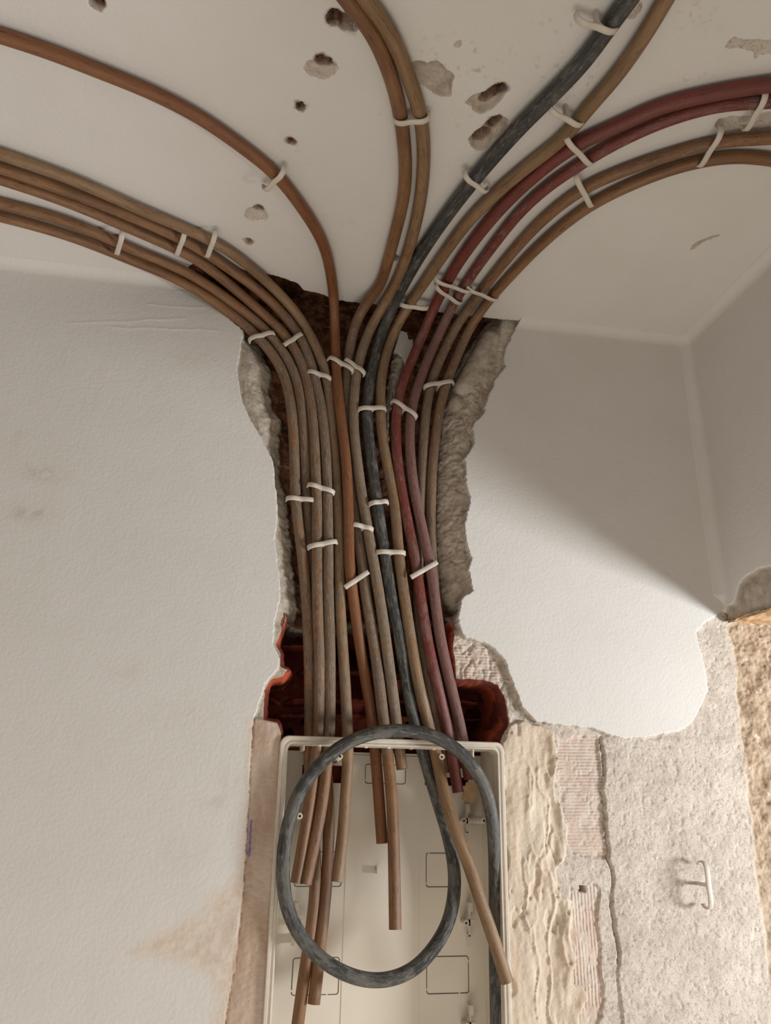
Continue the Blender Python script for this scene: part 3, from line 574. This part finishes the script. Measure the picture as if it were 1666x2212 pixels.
def clip(a, b, tubes, label, curl=(1, 1), lift=.0018, w=.0052, stem=.026, R=.06):
    w = .0078
    mx, my = (a[0]+b[0])/2, (a[1]+b[1])/2
    q, n = unproj(mx, my, .004 if my < 680 else -.01, R=R)
    hs = []
    for k in tubes:
        C, Rr, pr = TUBES[k]
        ab = np.array(b, float)-np.array(a, float); best = None
        for s in np.linspace(.1, .9, 9):
            pt = np.array(a)+ab*s; dd = np.hypot(pr[:, 0]-pt[0], pr[:, 1]-pt[1])
            if my < 1540: dd = dd+np.where(pr[:, 1] > 1560, 1e3, 0)
            i = dd.argmin()
            if best is None or dd[i] < best[0]: best = (dd[i], i)
        i = best[1]; hs.append(C[i]@n+Rr[i])
    h = max(hs)+lift+.001
    def inter(px, py):
        d_ = ray(px, py); t = (h-CAM@n)/(d_@n); return CAM+d_*t
    A_, B_ = inter(*a), inter(*b); ab = B_-A_; L = np.linalg.norm(ab)/2; e = ab/(2*L); M_ = (A_+B_)/2
    wd = np.cross(e, n); wd /= np.linalg.norm(wd)
    prof = []
    cl = .0125
    if curl[0]: prof += [(-L, -cl), (-L-.0003, -cl*.6), (-L+.0008, -cl*.30), (-L+.0045, -.0012)]
    else: prof += [(-L, -.001)]
    prof += [(-L*.62, .0006), (-L*.35, .0002), (0, -.0012), (L*.35, .0002), (L*.62, .0006)]
    if curl[1]: prof += [(L-.0045, -.0012), (L-.0008, -cl*.30), (L+.0003, -cl*.6), (L, -cl)]
    else: prof += [(L, -.001)]
    pts = [M_+e*s+n*v for s, v in prof]
    # refine
    Q = np.array(pts); Lc = np.r_[0, np.cumsum(np.linalg.norm(np.diff(Q, axis=0), axis=1))]; S = np.linspace(0, Lc[-1], 30)
    Q = np.stack([np.interp(S, Lc, Q[:, c]) for c in range(3)], 1)
    for _ in range(2): Q[1:-1] = (Q[:-2]+2*Q[1:-1]+Q[2:])/4
    root = bpy.data.objects.new('cable_clip', None); COL.objects.link(root); base = M_-n*stem
    root.location = base; root.empty_display_size = .01
    bm = bmesh.new(); ribbon(bm, [p-base for p in Q], wd, w, None, .0030)
    bm_obj('strap', bm, M_CLIP, root, True)
    # stem, flared where it meets the strap
    bm = bmesh.new(); prev = None
    for (hh, wa, wb) in [(-.0022, .0068, w*.42), (-.0045, .0035, w*.40), (-.009, .0019, w*.38), (-stem, .0019, w*.38)]:
        c = M_+n*hh-base; r4 = [bm.verts.new(c+e*x*wa+wd*y*wb) for x, y in ((-1, -1), (1, -1), (1, 1), (-1, 1))]
        if prev:
            for k in range(4): bm.faces.new((prev[k], prev[(k+1) % 4], r4[(k+1) % 4], r4[k]))
        else: bm.faces.new(r4)
        prev = r4
    bm.faces.new(prev); bm_obj('stem', bm, M_CLIP, root)
    tag(root, label, 'cable clip', 'cable clips holding the conduit tubes'); return root
clip((570, 416), (613, 374), ['O'], 'white cable clip on the lone orange brown tube crossing the upper left ceiling')
clip((251, 554), (264, 510), ['L4', 'L5'], 'white cable clip farthest left, on the two lowest ceiling tubes')
clip((380, 556), (398, 510), ['L2', 'L3'], 'white cable clip on the second and third tubes of the left ceiling group')
clip((446, 560), (464, 512), ['L1', 'L2'], 'white cable clip on the two uppermost tubes of the left ceiling group')
clip((851, 268), (928, 261), ['M1', 'M2'], 'white cable clip across the close tube pair at top centre')
clip((1247, 46), (1333, 73), ['G'], 'white cable clip on the dark grey tube near the top edge of the picture')
clip((1188, 240), (1259, 276), ['B'], 'white cable clip on the tan tube in the upper right, half empty')
clip((1224, 304), (1280, 362), ['R1', 'R2'], 'white cable clip on the two red tubes halfway along the ceiling')
clip((1246, 388), (1280, 452), ['K1', 'K2'], 'white cable clip on the two brown tubes below the red ones, nearer the chase')
clip((1560, 288), (1510, 366), ['K1', 'K2'], 'white cable clip on the two lowest tubes toward the right edge')
clip((1656, 210), (1610, 288), ['R2'], 'white cable clip at the right edge on the lower red tube')
clip((1005, 384), (1053, 420), ['G'], 'white cable clip hooked under the grey tube over a plaster chip')
clip((941, 608), (1018, 634), ['R1', 'R2'], 'upper of two crossing white cable clips on the red pair at the chase mouth', lift=.0042)
clip((943, 624), (997, 660), ['R1', 'R2'], 'white cable clip on the red pair at the chase mouth, slanting under its neighbour', lift=.0008)
clip((1008, 624), (1075, 652), ['K1', 'K2'], 'white cable clip on the two right brown tubes just above the chase')
clip((866, 660), (926, 668), ['B'], 'white cable clip across the tan tube at the top of the chase')
clip((539, 730), (593, 716), ['L5', 'L4'], 'white cable clip at the upper left shoulder of the chase')
clip((614, 745), (652, 720), ['L3', 'L2'], 'short slanted white cable clip right of the shoulder clip', curl=(0, 0))
clip((665, 799), (716, 816), ['L2', 'L1'], 'white cable clip on the two tubes left of the orange tube in the upper chase')
clip((711, 769), (764, 798), ['O', 'M1'], 'white cable clip hooked round the orange tube in the upper chase', lift=.003)
clip((746, 775), (789, 804), ['M2'], 'white cable clip tucked against the orange tube clip, on the khaki tube', curl=(0, 1))
clip((776, 881), (835, 880), ['G', 'B'], 'level white cable clip on the grey tube in the upper chase')
clip((849, 862), (902, 898), ['R1', 'R2'], 'white cable clip slanting across the red pair inside the chase')
clip((919, 832), (982, 822), ['K1', 'K2'], 'white cable clip at the right side of the chase on the two right brown tubes')
clip((666, 1044), (723, 1062), ['L3', 'L2'], 'white cable clip in mid chase just above and right of the leftmost clip')
clip((620, 1074), (680, 1080), ['L5', 'L4'], 'white cable clip leftmost in mid chase, running behind a tube', curl=(1, 0), lift=.0002)
clip((800, 1086), (840, 1082), ['G'], 'short white cable clip on the grey tube in mid chase')
clip((764, 1132), (807, 1142), ['M2'], 'white cable clip emerging from behind the orange tube in mid chase', curl=(0, 1))
clip((667, 1180), (729, 1168), ['L3', 'L2'], 'lowest white cable clip on the left tubes')
clip((815, 1191), (877, 1193), ['G', 'B'], 'level white cable clip on grey and tan tubes in the lower chase')
clip((745, 1269), (796, 1235), ['O', 'M1'], 'lowest white cable clip of all, slanting over the orange tube', curl=(0, 0))
clip((888, 1247), (945, 1214), ['R1', 'R2'], 'slanted white cable clip low on the red pair in the chase', curl=(0, 0))

# spare clip standing on the bare wall at the right
root = bpy.data.objects.new('cable_clip', None); COL.objects.link(root)
p0 = onwall(1502, 1908, -.006); root.location = p0
L = .031; h = .030
top = [(-.006, L, .004), (0, L+.0, .012)]
bm = bmesh.new()
S = [(h-.021, -L+.004), (h-.019, -L+.001), (h-.010, -L-.0012), (h-.003, -L+.001), (h, -L*.72), (h-.001, 0), (h, L*.72), (h-.003, L-.001), (h-.010, L+.0012), (h-.019, L-.001), (h-.021, L-.004)]
pts = [np.array([.004, -a, b]) for a, b in S]
Q = np.array(pts); Lc = np.r_[0, np.cumsum(np.linalg.norm(np.diff(Q, axis=0), axis=1))]; SS = np.linspace(0, Lc[-1], 34)
Q = np.stack([np.interp(SS, Lc, Q[:, c]) for c in range(3)], 1)
for _ in range(3): Q[1:-1] = (Q[:-2]+2*Q[1:-1]+Q[2:])/4
ribbon(bm, list(Q), np.array([1., 0, 0]), .008, None, .0028); bm_obj('strap', bm, M_CLIP, root, True)
def boxm(bm, lo, hi):
    x0, y0, z0 = lo; x1, y1, z1 = hi
    v = [bm.verts.new(c) for c in ((x0, y0, z0), (x1, y0, z0), (x1, y1, z0), (x0, y1, z0), (x0, y0, z1), (x1, y0, z1), (x1, y1, z1), (x0, y1, z1))]
    for f in ((0, 3, 2, 1), (4, 5, 6, 7), (0, 1, 5, 4), (1, 2, 6, 5), (2, 3, 7, 6), (3, 0, 4, 7)): bm.faces.new([v[i] for i in f])
bm = bmesh.new(); boxm(bm, (.0015, -h+.001, -.0022), (.0065, .004, .0022)); boxm(bm, (0.0005, -h+.001, -.005), (.0075, -h+.0035, .005)); bm_obj('stem', bm, M_CLIP, root)
tag(root, 'empty white cable clip standing on the bare cement wall at lower right', 'cable clip', 'cable clips holding the conduit tubes')

# ------------------------------------------------------------------ enclosure
TL = onwall(607, 1588, .004); TR = onwall(1089, 1607, .004)
BW = float(np.linalg.norm(TR-TL)); BH = .52; BD = .080
box = bpy.data.objects.new('distribution_box', None); COL.objects.link(box); box.location = TL
ang = math.atan2(TR[2]-TL[2], TR[0]-TL[0]); box.rotation_euler = (0, -ang*.75, 0)
tag(box, 'empty cream plastic flush electrical enclosure under the chase', 'electrical box')
box_m = None
def bl(px, py, depth):
    """pixel -> box-local x, z on the plane `depth` behind the rim face"""
    p = onwall(px, py, .004-depth)-TL; a = ang*.75; c, s = math.cos(a), math.sin(a)
    return p[0]*c+p[2]*s, -p[0]*s+p[2]*c
def rrect(x0, z0, x1, z1, r, n=6):
    out = []
    for (cx, cz, a0) in ((x1-r, z1-r, 0), (x0+r, z1-r, PI/2), (x0+r, z0+r, PI), (x1-r, z0+r, 1.5*PI)):
        for k in range(n+1): a = a0+k*PI/2/n; out.append((cx+r*math.cos(a), cz+r*math.sin(a)))
    return out
# rim: stepped profile swept round a rounded rectangle
bm = bmesh.new(); prof = [(0, .006, .012), (0, .0015, .012), (.0012, 0, .012), (.0045, 0, .0115), (.0055, .0018, .011), (.0075, .0018, .010), (.0085, .0004, .0095), (.0095, .0004, .009), (.0105, .0015, .0085), (.0112, .010, .008), (.0125, .022, .008), (.0100, .022, .010), (.0088, .010, .010)]
rings = []
for (ins, y, r) in prof:
    rings.append([bm.verts.new((x, y, z)) for x, z in rrect(ins, -BH+ins, BW-ins, -ins, max(r, .003))])
n = len(rings[0])
for i in range(len(rings)-1):
    for k in range(n): bm.faces.new((rings[i][k], rings[i][(k+1) % n], rings[i+1][(k+1) % n], rings[i+1][k]))
bm_obj('rim', bm, M_RIM, box, False)
IN = .0115; TW = .002
xo0, _ = bl(656, 1618, .03); xo1, _ = bl(1014, 1626, .03)
bm = bmesh.new(); boxm(bm, (IN-TW, .01, -BH+IN), (IN, BD, -IN)); bm_obj('side_wall', bm, M_BOX, box)
bm = bmesh.new(); boxm(bm, (BW-IN, .01, -BH+IN), (BW-IN+TW, BD, -IN)); bm_obj('side_wall', bm, M_BOX, box)
bm = bmesh.new(); boxm(bm, (IN, .022, -IN), (xo0, BD, -IN+TW)); boxm(bm, (xo1, .022, -IN), (BW-IN, BD, -IN+TW))
boxm(bm, (xo0-.002, .012, -IN-.008), (xo0, BD, -IN)); boxm(bm, (xo1, .012, -IN-.012), (xo1+.002, BD-.02, -IN))
for k in range(7):
    x = xo0+(xo1-xo0)*(k+.6)/7.4; boxm(bm, (x, .012, -IN-.0018), (x+.0035, .024, -IN+.001))
boxm(bm, (xo0, .018, -IN), (xo1, .022, -IN+TW))
bm_obj('top_wall', bm, M_BOX, box)
bm = bmesh.new(); boxm(bm, (IN, .01, -BH+IN-TW), (BW-IN, BD, -BH+IN)); bm_obj('bottom_wall', bm, M_BOX, box)
# back panel with knocked-out windows
cut = []
for (x0, y0, x1, y1) in ((654, 1652, 741, 1692), (918, 1678, 1012, 1698)):
    a = bl(x0, y0, BD); b = bl(x1, y1, BD); cut.append((a[0], b[1], b[0], a[1]))
ztop = bl(800, 1626, BD)[1]
xsx = sorted({IN, BW-IN, *[c[0] for c in cut], *[c[2] for c in cut]}); zsx = sorted({-BH+IN, ztop, *[c[1] for c in cut], *[c[3] for c in cut]})
bm = bmesh.new()
for i in range(len(xsx)-1):
    for j in range(len(zsx)-1):
        mx, mz = (xsx[i]+xsx[i+1])/2, (zsx[j]+zsx[j+1])/2
        if any(c[0] < mx < c[2] and c[1] < mz < c[3] for c in cut): continue
        boxm(bm, (xsx[i], BD, zsx[j]), (xsx[i+1], BD+.002, zsx[j+1]))
bmesh.ops.remove_doubles(bm, verts=bm.verts, dist=1e-5)
# slightly raised central field
a = bl(752, 1720, BD); b = bl(906, 1720, BD)
boxm(bm, (a[0], BD-.0008, -BH+IN+.01), (b[0], BD+.001, ztop-.004))
bm_obj('back_panel', bm, M_BOX, box)
# knock-out outlines
def outline(x0, y0, x1, y1, depth, gaps=((.45, .55),)):
    a = bl(x0, y0, depth); b = bl(x1, y1, depth); pts = rrect(a[0], b[1], b[0], a[1], .003, 3); pts.append(pts[0])
    P_ = np.array(pts); Lc = np.r_[0, np.cumsum(np.hypot(*np.diff(P_, axis=0).T))]; bm = bmesh.new(); w = .00045
    S = np.linspace(0, Lc[-1], 90); Q = np.stack([np.interp(S, Lc, P_[:, c]) for c in range(2)], 1)
    for i in range(89):
        f = (i % 22)/22
        if f > .93: continue
        p, q = Q[i], Q[i+1]; t = q-p; L_ = np.hypot(*t)
        if L_ < 1e-7: continue
        nn = np.array([-t[1], t[0]])/L_*w; y0_, y1_ = depth-.0002, depth+.0002
        c = [(p-nn), (q-nn), (q+nn), (p+nn)]
        v = [bm.verts.new((x, y0_, z)) for x, z in c]+[bm.verts.new((x, y1_, z)) for x, z in c]
        for f_ in ((0, 1, 2, 3), (7, 6, 5, 4), (0, 4, 5, 1), (1, 5, 6, 2), (2, 6, 7, 3), (3, 7, 4, 0)): bm.faces.new([v[k] for k in f_])
    bm_obj('knockout_outline', bm, M_LINE, box)
outline(790, 1651, 876, 1694, BD-.0011); f_ = BD-.0003
outline(640, 1840, 737, 1915, f_); outline(921, 1843, 985, 1916, f_)
outline(634, 2070, 731, 2148, f_); outline(922, 2067, 1013, 2145, f_)
def cyl(bm, c, axis_y0, axis_y1, r0, r1, n=16, hole=.45):
    def ring(y, r): return [bm.verts.new((c[0]+r*math.cos(2*PI*k/n), y, c[1]+r*math.sin(2*PI*k/n))) for k in range(n)]
    rs = [ring(axis_y1, r1), ring(axis_y0, r0), ring(axis_y0, r0*hole), ring(axis_y0+.01, r0*hole)]
    for a, b in zip(rs, rs[1:]):
        for k in range(n): bm.faces.new((a[k], a[(k+1) % n], b[(k+1) % n], b[k]))
    bm.faces.new(rs[-1])
def post(px, py, tip, r):
    x, z = bl(px, py, tip); bm = bmesh.new(); cyl(bm, (x, z), tip, tip+.016, r, r*1.02); cyl(bm, (x, z), tip+.016, BD, r*1.25, r*1.4, hole=.6)
    boxm(bm, (x-.0008, tip+.02, z-r*1.9), (x+.0008, BD, z-r*.4)); o = bm_obj('screw_post', bm, M_RIM, box, False); return o
post(735, 1634, .014, .0042); post(955, 1635, .014, .0042); post(648, 1763, .012, .0042); post(1046, 1773, .012, .0042)
def bracket(px, y0, y1, yr, d_=BD-.014):
    x, za = bl(px, y0, d_); _, zb = bl(px, y1, d_); _, zr_ = bl(px, yr, d_); bm = bmesh.new()
    boxm(bm, (x-.0012, d_, zb), (x+.0012, d_+.003, za)); boxm(bm, (x-.004, d_-.0004, zb-.002), (x+.001, d_+.003, zb+.010)); boxm(bm, (x-.001, d_-.0004, za-.012), (x+.005, d_+.003, za))
    boxm(bm, (x-.001, d_, zb), (x+.001, BD, zb+.012)); boxm(bm, (x-.001, d_, za-.012), (x+.001, BD, za))
    cyl(bm, (x-.006, zr_), d_-.004, BD, .0042, .0044); boxm(bm, (x-.002, d_, zr_-.004), (x+.008, d_+.004, zr_+.004)); bm_obj('mounting_bracket', bm, M_RIM, box)
bracket(1009, 1737, 1815, 1773); bracket(1014, 1950, 2040, 1993); bracket(1016, 2172, 2250, 2215)
bracket(640, 1950, 2040, 1993)
x, z = bl(812, 1878, BD); bm = bmesh.new(); cyl(bm, (x, z), BD-.006, BD, .0016, .0022); boxm(bm, (x-.0006, BD-.010, z-.005), (x+.0006, BD, z+.005)); bm_obj('moulding_pip', bm, M_RIM, box)
# snapped knock-out tab dangling at the upper right
bm = bmesh.new(); x, z = bl(1016, 1712, .045)
for (lo, hi) in (((-.010, 0, -.013), (.010, .0012, .013)),): boxm(bm, (lo[0], lo[1], lo[2]), (hi[0], hi[1], hi[2]))
for v in bm.verts:
    c, s = math.cos(.28), math.sin(.28); X0, Z0_ = v.co.x, v.co.z; v.co = (x+X0*c-(-Z0_)*s*-1*-1, .045+v.co.y, z+X0*-s*-1*-1+Z0_*c)
bm_obj('knockout_tab', bm, M_FOAM, box)
print('tris', sum(len(o.data.polygons) for o in bpy.data.objects if o.type == 'MESH'))
